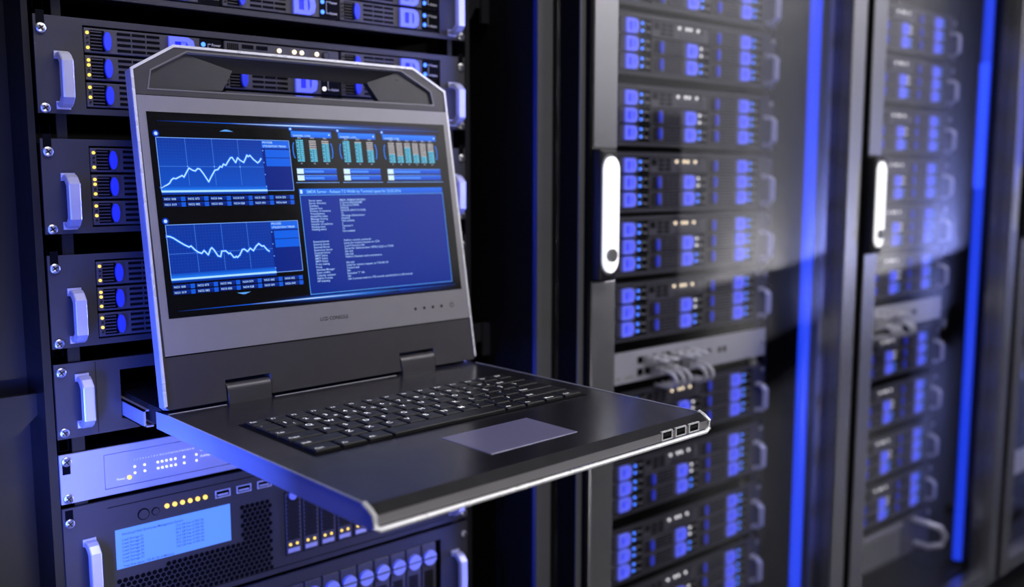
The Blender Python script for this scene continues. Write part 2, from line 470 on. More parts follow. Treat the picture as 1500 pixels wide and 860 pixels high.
# ------------------------------------------------------------------ drive tray + 2U server
TW, TH = .1315, .0236
def make_tray(parent, x, z, leds, st_led):
    """tray origin: left edge, vertical centre"""
    m = MB()
    m.box(.0008, TW-.0008, .0005, .006, -TH/2+.0008, TH/2-.0008, 0, .0006, 1)          # bezel body
    m.box(.006, .0185, .0001, .001, -TH/2+.0025, TH/2-.0025, 1)                       # black vent
    for k in range(6):
        zz = -TH/2+.0045+k*.0030
        m.box(.0062, .0160, -.0006, .0003, zz-.0004, zz+.0004, 0)
    for r in range(4):
        zz = .0078-r*.0050
        for c in range(3):
            xx = .0300+c*.0135
            m.box(xx, xx+.0122, .0001, .001, zz-.0012, zz+.0012, 1)
    m.box(.1085, .1305, .0000, .001, -TH/2+.001, TH/2-.001, 1)                        # status plate
    t = m.build('drive_tray', [TRAY, VOID], parent, loc=(x, 0, z))
    # lever (oval) ----
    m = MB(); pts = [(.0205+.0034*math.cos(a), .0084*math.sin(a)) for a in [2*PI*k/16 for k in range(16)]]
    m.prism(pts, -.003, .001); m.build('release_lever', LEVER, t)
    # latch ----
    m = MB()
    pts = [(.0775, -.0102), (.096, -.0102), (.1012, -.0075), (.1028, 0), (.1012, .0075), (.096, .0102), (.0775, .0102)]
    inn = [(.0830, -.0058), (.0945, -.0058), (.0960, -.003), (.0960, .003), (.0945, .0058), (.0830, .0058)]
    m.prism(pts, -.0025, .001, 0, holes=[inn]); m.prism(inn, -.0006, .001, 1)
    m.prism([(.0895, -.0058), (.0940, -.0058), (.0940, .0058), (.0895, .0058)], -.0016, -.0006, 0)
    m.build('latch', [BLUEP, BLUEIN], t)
    # activity LEDs on the left, status LEDs and print on the right
    for k in range(4):
        on = k in leds
        MB().cyl((.0036, .0006, .0066-k*.0044), 'Y', (.0015 if on else .0011), -.0012, 8).build('led', YLED if on else DLED, t)
    for k, zz in enumerate((.0055, -.0050)):
        MB().cyl((.1118, .0002, zz), 'Y', .0022, -.001, 10).build('led', st_led, t)
    m = MB()
    m.box(.1165, .1168, -.0003, .0002, -.006, .0065).box(.1165, .1195, -.0003, .0002, .0059, .0065).box(.1165, .1195, -.0003, .0002, -.006, -.0054)
    m.text('Power', .1202, .0044, .0036, -.0003).text('Active', .1202, -.0066, .0036, -.0003)
    m.build('status_print', WHITE, t)
    return t

def make_server(ledmat, st2):
    root = empty('rack_server')
    hz = .0426
    hole = [(.0352, -.0372), (.4345, -.0372), (.4345, .0368), (.0352, .0368)]
    faceplate(root, -hz, hz, [(0, .0345, -.012+.024), (0, -.0345, -.0), (.4651, .0345, .012)], [hole])
    for x in (0, .4651):
        for z in (.031, -.038): screw(root, x, z)
    handle(root, .0156, -.0133, .049); handle(root, .4520, -.0133, .049)
    MB().box(.035, .4347, .006, .019, -.0374, .037).build('drive_cage', VOID, root)
    pats = [[(0, 3), (0, 1, 3), (0, 2)], [(1,), (2,), (0, 2)], [(0, 1), (0, 1), (0, 2)]]
    base = {}
    for c in range(3):
        for r in range(3):
            if c == 1 and r == 0: continue
            key = (pats[c][r], c)
            st = st2 if c != 1 else (WHLED if r == 1 else BLED)
            make_tray(root, .0355+c*.1327, .0243*(1-r)-.0003, pats[c][r] if c == 0 else (), BLED if c != 1 else st)
    # control panel in the middle column
    x0 = .0355+.1327
    m = MB(); m.box(.0008, TW-.0008, .0005, .006, -TH/2+.0008, TH/2-.0008, 0, .0006, 1)
    for k in range(6): m.box(.004+k*.0021, .0053+k*.0021, .0001, .001, .0, .0095, 1)
    m.box(.062, .118, .0002, .001, -.0095, -.001, 2)
    for r in range(3):
        for c in range(2): m.box(.0195+c*.0155, .032+c*.0155, .0001, .001, .0052-r*.0062, .0092-r*.0062, 1)
    cp = m.build('control_panel', [TRAY, VOID, PANEL], root, loc=(x0, 0, .0243-.0003))
    for xx in (.2284, .2455, .2542, .2719):
        MB().cyl((xx-x0, .0002, .0062), 'Y', .0022, -.0012, 12).build('led', ledmat, cp)
    m = MB(); m.cyl((.2826-x0, .0006, .0055), 'Y', .0042, -.0015, 18, 0); m.cyl((.2826-x0, -.0008, .0055), 'Y', .003, -.0008, 18, 1)
    m.build('button', [DARK, TRAY], cp)
    return root

srvW = make_server(WLED, BLED)
srvW.location = (0, 0, H+.0733)
GR1 = 'servers in the open rack'
tag(srvW, 'dark server cut by the top edge of the picture, in the open rack', 'server', GR1)
s2 = copy_tree(srvW); s2.location = (0, 0, H-.0311); tag(s2, 'dark server with yellow LEDs seen through the console lid handle, in the open rack', 'server', GR1)
s3 = copy_tree(srvW); s3.location = (0, 0, H-.1384); tag(s3, 'dark server behind the console display, upper one of two, in the open rack', 'server', GR1)
s4 = copy_tree(srvW); s4.location = (0, 0, H-.2428); tag(s4, 'dark server in the open rack directly above the console drawer housing', 'server', GR1)
ZS = [.1495, .0545, -.0437, -.138, -.2291, -.3239, -.4845, -.5858, -.6896, -.787]
warm = {3, 4, 5, 6}
srvH = None
D2 = ['cut by the top edge of the picture', 'topmost whole one', 'second whole one from the top', 'beside the upper half of the white handle', 'beside the lower end of the white handle', 'directly above the silver switch', 'directly under the silver switch', 'just below the right corner of the console', 'second below the right corner of the console', 'cut by the bottom edge of the picture']
D3 = ['cut by the top edge of the picture', 'topmost whole one', 'second whole one from the top', 'beside the upper half of its handle', 'beside the lower end of its handle', 'directly above its grey switch', 'directly under its grey switch', 'second below its grey switch', 'third below its grey switch', 'right above the finned grey unit']
for ri, (rx, D, nm) in enumerate(((PITCH, D2, 'middle rack'), (2*PITCH, D3, 'farther blurred rack'))):
    for i, z in enumerate(ZS):
        if i in warm and ri == 0: o = copy_tree(srvW)
        else:
            if srvH is None: srvH = make_server(WHLED, BLED); o = srvH
            else: o = copy_tree(srvH)
        o.location = (rx, 0, H+z)
        tag(o, 'dark server in the %s, %s' % (nm, D[i]), 'server', 'servers in the '+nm)
for i, z in ((2, -.0437), (6, -.4845), (7, -.5858)):
    o = copy_tree(srvH); o.location = (3*PITCH, 0, H+z)
    tag(o, 'dark server cut by the right edge of the picture, %s' % {2: 'upper one near the blue glow', 6: 'middle one of three', 7: 'lowest one'}[i], 'server', 'servers at the right edge')

# ------------------------------------------------------------------ console drawer housing
hs = empty('console_housing', (0, 0, H-.335), 'grey rack panel with black opening the console slides out of', 'console housing')
op = [(.0525, -.0240), (.4125, -.0240), (.4125, .0235), (.0525, .0235)]
m = MB(); m.prism([(-.0057, -.035), (.4708, -.035), (.4708, .035), (-.0057, .035)], 0, .003, 0, holes=[op])
m.box(.0303, .0306, -.0004, .001, -.034, .034, 1).box(.4345, .4348, -.0004, .001, -.034, .034, 1)
m.box(.03, .0520, .02, .5, -.033, .033, 1).box(.4130, .44, .02, .5, -.033, .033, 1).box(.03, .44, .02, .5, .0240, .033, 1).box(.03, .44, .02, .5, -.033, -.0245, 1).box(.03, .44, .5, .503, -.033, .033, 1)
m.build('faceplate', [PANEL, VOID], hs)
for x in (0, .4651):
    for z in (.0275, -.0289): screw(hs, x, z)
handle(hs, .0180, -.001, .049); handle(hs, .4490, -.001, .049)
for x, s_ in ((.0535, 1), (.4095, -1)):
    m = MB(); xa, xb = (x, x+.002) if s_ > 0 else (x, x+.002)
    m.box(xa, xb, -.055, .45, -.0225, -.006, 0)
    m.box(min(xa, xa+s_*.009), max(xa, xa+s_*.009), -.055, .45, -.0225, -.021, 0).box(min(xa, xa+s_*.009), max(xa, xa+s_*.009), -.055, .45, -.0075, -.006, 0)
    m.build('slide_rail', SIDEM, hs)

# ------------------------------------------------------------------ the console (base, lid, display, keys)
CW = .3555
con = empty('rack_console', (.0552, -.1052, H-.336), 'pulled-out rack console with open blue display lid and black keyboard', 'console', rz=math.radians(1.7))
BT = .0165; BD = -.318
def side_profile(x0, x1, mi):
    return None
m = MB()
prof = [(.022, -.001), (.022, -BT), (BD+.006, -BT), (BD, -BT+.004), (BD, -.0055), (BD+.008, 0), (-.002, 0)]   # (y,z)
vs0 = [m.bm.verts.new((0, y, z)) for y, z in prof]; vs1 = [m.bm.verts.new((CW-.004, y, z)) for y, z in prof]
n = len(prof)
f = m.bm.faces.new(vs0); f.material_index = 1
f = m.bm.faces.new(vs1[::-1]); f.material_index = 1
for i in range(n):
    f = m.bm.faces.new((vs0[i], vs1[i], vs1[(i+1) % n], vs0[(i+1) % n])); f.material_index = 2 if i == 3 else 0
KX0, KX1, KY0, KY1 = .0305, .3265, -.1955, -.0745
base = m.build('base', [BASEM, SIDEM, mat('console_front_grey', lin(128, 126, 130), .45, .1)], con)
# keyboard well: dark sunken plate framed in the top surface
m = MB(); m.box(KX0, KX1, KY0, KY1, -.002, .0004, 0); m.build('keyboard_well', VOID, con)
# trim along the front lower edge and corners
m = MB()
m.tube([(-.0006, BD+.011, .0002), (-.0006, BD+.004, -.0026), (-.0006, BD-.0004, -.0058), (-.0006, BD-.0008, -.0125), (.0035, BD-.001, -.0150), (CW-.0085, BD-.001, -.0150), (CW-.0034, BD-.0008, -.0125), (CW-.0034, BD-.0004, -.0058), (CW-.0034, BD+.004, -.0026), (CW-.0034, BD+.011, .0002)], .0019, 8)
m.build('front_trim', TRIM, con, smooth=True)
m = MB()
m.box(-.0008, .0002, BD+.010, -.004, -.0008, .0004, 0); m.build('top_edge_trim', SIDEM, con)
MB().box(CW-.0042, CW-.0032, BD+.010, -.004, -.0008, .0004, 0).build('top_edge_trim', SIDEM, con)
for k, x in enumerate((.2935, .3120, .3305)):
    m = MB(); m.prism([(x-.0072, -.0122), (x+.0072, -.0122), (x+.0072, -.0042), (x-.0072, -.0042)], BD-.0008, BD+.001, 0, holes=[[(x-.006, -.0112), (x+.006, -.0112), (x+.006, -.0052), (x-.006, -.0052)]])
    m.box(x-.006, x+.006, BD-.0002, BD+.002, -.0112, -.0052, 1); m.box(x-.0045, x+.0045, BD-.0005, BD+.002, -.0088, -.0066, 2)
    m.build('usb_port', [TRIM, VOID, DARK], con)
m = MB(); m.box(.1303, .2240, -.2815, -.2205, -.001, .0005, 0, .0004, 1); m.build('touchpad', PADM, con)
m = MB()
m.box(.002, .056, -.0015, .0, .0, .0005, 0).build('hinge_lip', SIDEM, con)
MB().box(.105, .245, -.0015, .0, .0, .0005, 0).build('hinge_lip', SIDEM, con)
# tray behind the base reaching into the housing (turned back to run square with the rack)
m = MB(); m.box(.0035, .347, .020, .15, -.0155, .0105-.010, 0)
m.build('tray', DARK, con).rotation_euler = (0, 0, -math.radians(1.7))
# keys
rows = [[('Esc', 1)]+[('F%d' % k, 1) for k in range(1, 13)]+[('Ins', 1), ('Del', 1)],
        [(c, 1) for c in '`1234567890-=']+[('Back', 2)],
        [('Tab', 1.5)]+[(c, 1) for c in 'QWERTYUIOP[]']+[('\\', 1.5)],
        [('Caps', 1.75)]+[(c, 1) for c in "ASDFGHJKL;'"]+[('Enter', 2.25)],
        [('Shift', 2.25)]+[(c, 1) for c in 'ZXCVBNM,./']+[('Shift', 2.75)],
        [('Ctrl', 1.25), ('Fn', 1.25), ('Alt', 1.25), ('', 6.25), ('Alt', 1.25), ('Fn', 1.25), ('Menu', 1.25), ('Ctrl', 1.25)]]
ux = (KX1-KX0-.004)/15; uy = (KY1-KY0-.004)/6
for r, row in enumerate(rows):
    x = KX0+.002; y = KY1-.002-(r+1)*uy
    for lab, wd in row:
        g = .0011; x0, x1, y0, y1 = x+g, x+wd*ux-g, y+g, y+uy-g
        m = MB(); a = [(x0, y0, -.001), (x1, y0, -.001), (x1, y1, -.001), (x0, y1, -.001)]
        i_ = .0014
        b = [(x0+.0004, y0+.0004, .0022), (x1-.0004, y0+.0004, .0022), (x1-.0004, y1-.0004, .0022), (x0+.0004, y1-.0004, .0022)]
        c = [(x0+i_, y0+i_, .0030), (x1-i_, y0+i_, .0030), (x1-i_, y1-i_, .0030), (x0+i_, y1-i_, .0030)]
        m.loft(a, b).loft(b, c); m.quad(c)
        if lab:
            if len(lab) == 1: m.text(lab, x0+.0030, y1-.0085, .0078, .00312, 1, plane='XY')
            else: m.text(lab, x0+.0022, y0+.0035 if r else y1-.0085, .0046, .00312, 1, plane='XY')
            if lab in '1234567890-=': m.text('!@#$%^&*()_+'['1234567890-='.index(lab)], x0+.0092, y0+.0030, .0058, .00312, 1, plane='XY')
        m.build('key', [KEYM, KEYT], con)
        x += wd*ux

# ---- lid (local x, thickness +y, height z), leaning back
lid_rot = -math.radians(9.3)
LT = .013
outl = [(.003, .0035), (CW-.003, .0035), (CW, .0065), (CW-.0025, .305), (.3112, .3285), (.0433, .3285), (.0025, .305), (0, .0065)]
cutA = [(.0176, .2885), (.3340, .2895), (.3320, .3030), (.2945, .3232), (.0558, .3225), (.0211, .3036)]
nz = .0225
hn1 = (.0575, .1035); hn2 = (.2525, .2985)
outl2 = [(.003, .0035), (hn1[0], .0035), (hn1[0], nz), (hn1[1], nz), (hn1[1], .0035), (hn2[0], .0035), (hn2[0], nz), (hn2[1], nz), (hn2[1], .0035)]+outl[1:]
m = MB(); m.prism(outl2, .0, LT, 0, holes=[cutA], side_mi=1)
lid = m.build('lid', [LIDM, SIDEM], con); lid.rotation_euler = (lid_rot, 0, 0)
# loft of the carrying-handle recess
HB = [(.0885, .2907), (.2650, .2910), (.2525, .3095), (.1010, .3105)]      # through opening
fy = lambda x: .0028+.022*(min(x-.0176, .3340-x))                           # depth of the sloping floor
m = MB(); P = lambda p, y=None: (p[0], fy(p[0]) if y is None else y, p[1])
m.loft([P(p, .0003) for p in cutA], [P(p, .0028) for p in cutA])
m.quad([P(cutA[0], .0028), P(HB[0]), P(HB[3]), P(cutA[4], .0036), P(cutA[5], .0028)])
m.quad([P(cutA[1], .0028), P(cutA[2], .0028), P(cutA[3], .0036), P(HB[2]), P(HB[1])])
m.quad([P(cutA[4], .0036), P(HB[3], LT-.001), P(HB[2], LT-.001), P(cutA[3], .0036)])
m.quad([P(cutA[0], .0028), P(cutA[1], .0028), P(HB[1], LT-.001), P(HB[0], LT-.001)])
for h0, h1 in ((HB[0], HB[3]), (HB[2], HB[1])):
    m.quad([P(h0), P(h1), P(h1, LT-.001), P(h0, LT-.001)])
m.quad([P(cutA[4], .0036), P(HB[3]), P(HB[3], LT-.001)]); m.quad([P(cutA[3], .0036), P(HB[2]), P(HB[2], LT-.001)])
m.quad([P(cutA[0], .0028), P(HB[0]), P(HB[0], LT-.001)]); m.quad([P(cutA[1], .0028), P(HB[1]), P(HB[1], LT-.001)])
m.build('carrying_handle', mat('handle_satin_black', lin(70, 70, 74), .3, .4), lid)
# thin raised line round the recess
def ring(pts, off):
    c = Vector((sum(p[0] for p in pts)/len(pts), sum(p[1] for p in pts)/len(pts))); o = []
    n = len(pts)
    for i in range(n):
        p = Vector(pts[i]); a = (p-Vector(pts[i-1])).normalized(); b = (Vector(pts[(i+1) % n])-p).normalized()
        na = Vector((a.y, -a.x)); nb = Vector((b.y, -b.x)); nn = (na+nb).normalized(); k = 1/max(.4, nn.dot(na))
        o.append(tuple(p+nn*off*k))
    return o
m = MB(); m.prism(ring(cutA, .0018), -.0004, .0005, 0, holes=[ring(cutA, .0006)]); m.build('recess_rim', mat('rim_grey', lin(125, 124, 128), .3, .3), lid)
# silver edge trim round the outline
trim_out = ring(outl, .0004); trim_in = ring(outl, -.0020)
m = MB()
m.prism(trim_out[2:]+[trim_out[0]][:0]+[], -.0008, .0008) if False else None
seq = [2, 3, 4, 5, 6, 7]
poly = [trim_out[i] for i in seq]+[trim_in[i] for i in reversed(seq)]
m.prism(poly, -.0009, .0012); m.build('edge_trim', TRIM, lid)
# bezel plate and seam
m = MB(); m.box(.0048, CW-.0028, -.0006, .001, .0505, .2815, 0)
bez = m.build('bezel', BEZEL, lid)
m = MB(); m.box(.0048, CW-.0028, -.0003, .001, .0494, .0505, 0).box(.0048, CW-.0028, -.0003, .001, .2815, .2822, 0); m.build('panel_seam', VOID, lid)
m = MB(); m.text('LCD CONSOLE', .1787, .0658, .0050, -.0008, align='CENTER', sx=.95)
m.build('bezel_lettering', MARK, bez)
for k in range(4):
    MB().cyl((.2794+k*.0118, -.0002, .0668), 'Y', .0016, -.0008, 12).build('button', MARK, bez)
m = MB(); R_ = [( .3292+.0028*math.cos(a), .0668+.0028*math.sin(a)) for a in [PI/2+.5+(2*PI-1.0)*k/14 for k in range(15)]]
R2 = [(.3292+.0022*math.cos(a), .0668+.0022*math.sin(a)) for a in [PI/2+.5+(2*PI-1.0)*k/14 for k in range(15)]]
m.prism(R_+R2[::-1], -.0008, -.0004); m.box(.32895, .32945, -.0008, -.0004, .0668, .0704)
m.build('power_mark', MARK, bez)
# hinges
for a, b in (hn1, hn2):
    m = MB(); w0, w1 = a+.0012, b-.0012
    m.cyl((w0, .0065, .0125), 'X', .0075, w1-w0, 20, 0)
    m.box(w0, w1, -.001, .0065, -.006, .0125, 0, .0008, 1)
    h = m.build('hinge', LIDM, con, smooth=True); h.rotation_euler = (lid_rot, 0, 0)

# ---- display
DX0, DX1, DZ0, DZ1 = .0118, .3455, .0832, .2670
m = MB(); m.box(DX0, DX1, -.0010, .0, DZ0, DZ1); disp = m.build('display', SCRBLACK, lid)
YB = -.0011
c8 = lambda r, g, b: lin(r, g, b)[:3]
def rect(m, x0, x1, z0, z1, c, d=0, c2=None, ch=None):
    """flat patch; c2: colour at the bottom; ch: colour at right"""
    y = YB-d*.00006
    cols = [c2 or c, c2 or c, c, c]
    if ch: cols = [c, ch, ch, c]
    m.quad([(x0, y, z0), (x1, y, z0), (x1, y, z1), (x0, y, z1)], 0, cols)
def line(m, pts, w, c, d=0):
    y = YB-d*.00006
    for (xa, za), (xb, zb) in zip(pts, pts[1:]):
        v = Vector((xb-xa, zb-za)); L = v.length or 1e-6; nx, nz_ = -v.y/L*w/2, v.x/L*w/2; ex, ez = v.x/L*w*.3, v.y/L*w*.3
        m.quad([(xa-nx-ex, y, za-nz_-ez), (xb-nx+ex, y, zb-nz_+ez), (xb+nx+ex, y, zb+nz_+ez), (xa+nx-ex, y, za+nz_-ez)], 0, [c]*4)
def glow(m, x0, x1, z, h, c, d=0):
    """soft horizontal light line"""
    k = (0, 0, 0)
    y = YB-d*.00006; xm = x0+(x1-x0)*.5
    for a, b, ca, cb in ((x0, xm, k, c), (xm, x1, c, k)):
        for s_ in (1, -1):
            m.quad([(a, y, z), (b, y, z), (b, y, z+s_*h), (a, y, z+s_*h)], 0, [ca, cb, k, k])
def dot(m, x, z, r, c, d):
    y = YB-d*.00006; n = 12
    bgc = c8(4, 20, 90)
    for k in range(n):
        a, b = 2*PI*k/n, 2*PI*(k+1)/n
        m.quad([(x, y, z), (x+r*math.cos(a), y, z+r*math.sin(a)), (x+r*math.cos(b), y, z+r*math.sin(b))], 0, [c, c, c])
BLU = c8(10, 52, 158); GRID = c8(26, 76, 180); GRID2 = c8(60, 120, 222); BORD = c8(120, 170, 255); WH = c8(190, 232, 255)
HOT = c8(140, 205, 255); MID = c8(10, 96, 232); DEEP = c8(4, 34, 132); BTN = c8(12, 66, 190); GLW = c8(20, 100, 255)
def chart(zt, zb, pts, btn_z, nm, fill=True):
    m = MB(); x0, x1, xg = .0175, .1490, .1195
    rect(m, x0, x1, zb, zt, BLU, 0, c8(12, 82, 205) if fill else c8(8, 50, 160))
    z = zb
    nx, nz_ = 36, 18
    for i in range(1, nx): xx = x0+(xg-x0)*i/nx; rect(m, xx-.0001, xx+.0001, zb, zt, GRID, 1)
    for i in range(1, nz_): zz = zb+(zt-zb)*i/nz_; rect(m, x0, xg, zz-.0001, zz+.0001, GRID, 1)
    for fx in (.26, .51, .76): xx = x0+(xg-x0)*fx; rect(m, xx-.00025, xx+.00025, zb, zt, GRID2, 2)
    zm = zb+(zt-zb)*.47; rect(m, x0, xg, zm-.00025, zm+.00025, GRID2, 2)
    for fx in (.26, .51, .76): dot(m, x0+(xg-x0)*fx, zm, .0007, BORD, 3)
    P = [(x0+(xg-x0)*a, zb+(zt-zb)*b) for a, b in pts]
    line(m, P, .0030, c8(16, 88, 225), 3); line(m, P, .0018, c8(50, 140, 250), 4); line(m, P, .0010, WH, 5)
    # side panel
    rect(m, xg, x1, zb, zt, DEEP, 4)
    rect(m, xg, x1, zt-.0075, zt-.0005, c8(20, 100, 235), 5); m.text('PROCESS', xg+.001, zt-.0030, .0026, YB-.0004, 0, WH); m.text('UTILIZATION TREND', xg+.001, zt-.0065, .0026, YB-.0004, 0, WH)
    rect(m, xg+.003, x1-.0005, zt-.0165, zt-.0090, MID, 5); rect(m, xg+.003, x1-.0005, zt-.0250, zt-.0172, MID, 5)
    for k in range(4): dot(m, xg+.0005, zt-.010-k*.0115, .0006, BORD, 6)
    # border, base light and corner light
    for a, b, c_, d_ in ((x0, x1, zt-.0002, zt+.0004), (x0-.0003, x0+.0003, zb, zt), (x1-.0003, x1+.0003, zb, zt), (x0, x1, zb-.0003, zb+.0003)): rect(m, a, b, c_, d_, BORD, 6)
    rect(m, x0, xg+.001, zb-.0032, zb+.0002, c8(16, 90, 240), 6, c8(0, 10, 60)); rect(m, x0, xg+.001, zb+.0002, zb+.0055, c8(12, 70, 190), 5, c8(30, 130, 255))
    rect(m, x0, xg+.001, zb-.0006, zb+.0012, c8(170, 225, 255), 7)
    for r_, c_ in ((.0034, c8(4, 30, 120)), (.0026, c8(14, 76, 220)), (.0016, c8(190, 220, 255))): dot(m, x0+.0005, zt+.0035, r_, c_, 7+int((.004-r_)*1000))
    for rr in range(2):
        for k in range(6):
            xa = x0+.0005+k*.0219; za = zb-.0085-rr*.0050
            rect(m, xa, xa+.0210, za, za+.0040, c8(8, 44, 150), 1, c8(4, 24, 100)); rect(m, xa+.0165, xa+.0205, za, za+.004, c8(18, 90, 220), 2)
            m.text('NO%d 0%d%d' % (k+1, (k*37+rr*11) % 10, (k*53+rr*29) % 10), xa+.001, za+.0010, .0028, YB-.0004, 0, c8(170, 210, 255))
    m.build('line_chart', SCR, disp, norm=False)
ch1 = [(0, .07), (.03, .1), (.06, .13), (.08, .16), (.1, .22), (.12, .25), (.14, .24), (.17, .27), (.2, .3), (.215, .27), (.24, .35), (.27, .44), (.3, .4), (.325, .385), (.35, .43), (.37, .42), (.4, .33), (.44, .18), (.47, .28), (.51, .4), (.54, .415), (.565, .475), (.58, .46), (.6, .52), (.62, .495), (.65, .58), (.675, .645), (.69, .65), (.72, .55), (.745, .645), (.765, .6), (.8, .555), (.825, .64), (.84, .7), (.85, .67), (.87, .695), (.9, .62), (.94, .55), (.96, .58), (.98, .635)]
ch2 = [(0, .8), (.03, .79), (.06, .76), (.1, .7), (.15, .63), (.19, .585), (.21, .6), (.24, .53), (.27, .48), (.3, .455), (.325, .505), (.36, .42), (.385, .52), (.4, .55), (.42, .5), (.45, .39), (.475, .375), (.49, .475), (.53, .475), (.555, .42), (.57, .43), (.6, .345), (.615, .345), (.625, .36), (.635, .34), (.66, .38), (.69, .48), (.71, .49), (.74, .44), (.77, .5), (.8, .45), (.83, .53), (.86, .58), (.89, .53), (.91, .53), (.94, .45), (.96, .42)]
chart(.2440, .1955, ch1, 0, 'upper'); chart(.1658, .1170, ch2, 0, 'lower', False)
# bar gauges
def gauges(x0, x1, levels, nbar):
    m = MB(); zt = .2535
    rect(m, x0, x1, zt-.0055, zt+.0002, c8(24, 130, 255), 1, c8(6, 96, 235)); m.text('CHANNEL LOAD', x0+.0015, zt-.0048, .0026, YB-.0004, 0, WH); rect(m, x0-.0005, x1, zt+.0002, zt+.0010, c8(10, 60, 190), 1)
    for r_, c_ in ((.0024, c8(6, 46, 160)), (.0017, c8(30, 120, 255)), (.0010, c8(190, 225, 255))): dot(m, x0-.0002, zt+.0024, r_, c_, 2+int((.003-r_)*1000))
    dot(m, x1-.0025, zt-.0025, .0009, WH, 3)
    n = len(levels); za, zb_ = .2240, .2460; w_ = (x1-x0-.008)/n
    for i, lv in enumerate(levels):
        xc = x0+.005+w_*(i+.5) if n > 3 else x0+.0085+i*((x1-x0-.0165)/2); bw = min(.0078, w_*.8)
        ns = 12
        for k in range(ns):
            f = (k+.5)/ns; z0 = za+(zb_-za)*k/ns; z1 = z0+(zb_-za)/ns*.72
            on = f < lv
            if not on: z1 = z0+(zb_-za)/ns*.42
            rect(m, xc-bw/2, xc+bw/2, z0, z1, c8(96, 200, 236) if on else c8(215, 210, 215), 1)
            if on and k % 2: rect(m, xc-bw/2+.0006, xc-bw/2+.0016, z0, z1, c8(30, 90, 130), 2)
            if on: rect(m, xc-.0003, xc+.0003, z0, z1, c8(28, 80, 120), 2)
        m.text('%d%d.%d' % (i+3, (i*7) % 10, (i*3) % 10), xc, zb_+.0006, .0024, YB-.0003, 0, c8(190, 200, 220), align='CENTER')
        m.text('0%d' % (i+1), xc, za-.0026, .0022, YB-.0003, 0, c8(170, 180, 210), align='CENTER')
    for s_, xx in ((1, x0+.0005), (-1, x1-.0002)):
        pts = [(xx+s_*.0022*(1-math.cos(a)), .2350+.008*math.sin(a)) for a in [-1.2+2.4*k/8 for k in range(9)]]
        line(m, pts, .0012, c8(30, 120, 240), 1)
    xb = x0+.0022
    for k in range(2):
        z0 = .2118-k*.0066
        rect(m, xb, x1+.002, z0, z0+.0050, c8(20, 100, 232), 1, c8(10, 64, 190)); rect(m, xb, xb+.0075, z0, z0+.005, c8(215, 245, 255), 2)
        rect(m, xb+.0085, xb+.0085+(x1-xb)*.5, z0+.0012, z0+.0034, c8(70, 140, 245), 2); rect(m, xb, x1+.002, z0+.005, z0+.0054, BORD, 2)
    rect(m, x0, x1+.004, .2028, .2034, BORD, 1)
    m.build('bar_gauge', SCR, disp, norm=False)
gauges(.1525, .1980, (1, .58, .8), 3); gauges(.2062, .2515, (1, .92, .6), 3); gauges(.2605, .3315, (.42, .3, .72, .42, .36, .6), 6)
# console text window
m = MB()
rect(m, .1545, .3330, .1912, .1970, c8(24, 110, 240), 1, c8(12, 84, 215)); rect(m, .1555, .1582, .1922, .1960, WH, 2)
m.text('SMDR Server - Release 7.5 Width by Terminal space for 22.03.2016', .1625, .1924, .0044, YB-.0003, 0, c8(140, 205, 255), sx=.94)
rect(m, .1550, .3330, .0928, .1908, c8(5, 42, 150), 0, c8(6, 40, 140))
for a, b, c_, d_ in ((.1550, .3330, .1903, .1909), (.1550, .3330, .0925, .0931), (.1547, .1553, .0925, .1909), (.3327, .3333, .0925, .1909)): rect(m, a, b, c_, d_, c8(90, 165, 255), 2)
for k, (dx) in enumerate((.0010, .0018)): pass
rect(m, .1550, .3330, .0893, .0928, c8(10, 60, 200), 1, (0, 0, 0))
L1 = ['Server name', 'Server directory', 'Interface', 'Elapsed time', 'Product of resource', 'Transmissions', 'Availability index', 'Message running', 'Normal load', 'Number of realtimes', 'Pending tasks', 'Holding select']
R1 = ['SMDR_PRIMARY\\IBUSER1', 'C:\\Server\\PROGRAMS', 'C:\\Server\\CONFIG', '34:45:56', '7:8.23:00 (04:15:15:15:00)', '15', '150.range Administrator', 'Disabled', 'Not available', '0', 'Terminal 3', '75', 'Not enabled']
L2 = ['External Server', 'External Server', 'External Server', 'Extensions Server', 'External Server', 'SMTP Select', 'SMTP Select', 'SMTP Select', 'Proxy mailing', 'Proxy', 'Schedule Manager', 'Event notifier', 'Calendar assistant', 'Admin Process', 'HF Indexing']
R2_ = ['Perform console commands', 'Listen for connect requests on 127A', 'Load Protocol is idle', 'Server for Administration USERS(1/2)(2) on 7539B', 'Idle task', 'Idle task', 'Perform Database cache maintenance', '', 'Idle task', 'Listen for connect requests on TCP:AB.139', 'Control task', 'Idle', 'Execution "1" idle', 'Idle', 'Idle: 2 process total on a 752 seconds, periodic/short in 600 seconds']
ln = .00262
tcol = c8(165, 200, 250)
for k, s_ in enumerate(L1): m.text(s_, .1640, .1842-k*ln*1.0, .0029, YB-.0003, 0, tcol)
for k, s_ in enumerate(R1): m.text(s_, .1993, .1842-k*ln, .0029, YB-.0003, 0, tcol)
for k, s_ in enumerate(L2): m.text(s_, .1640, .1842-(k+14.6)*ln*1.07, .0029, YB-.0003, 0, tcol)
for k, s_ in enumerate(R2_): m.text(s_, .1993, .1842-(k+14.6)*ln*1.07, .0029, YB-.0003, 0, tcol)
m.build('console_window', SCR, disp, norm=False)
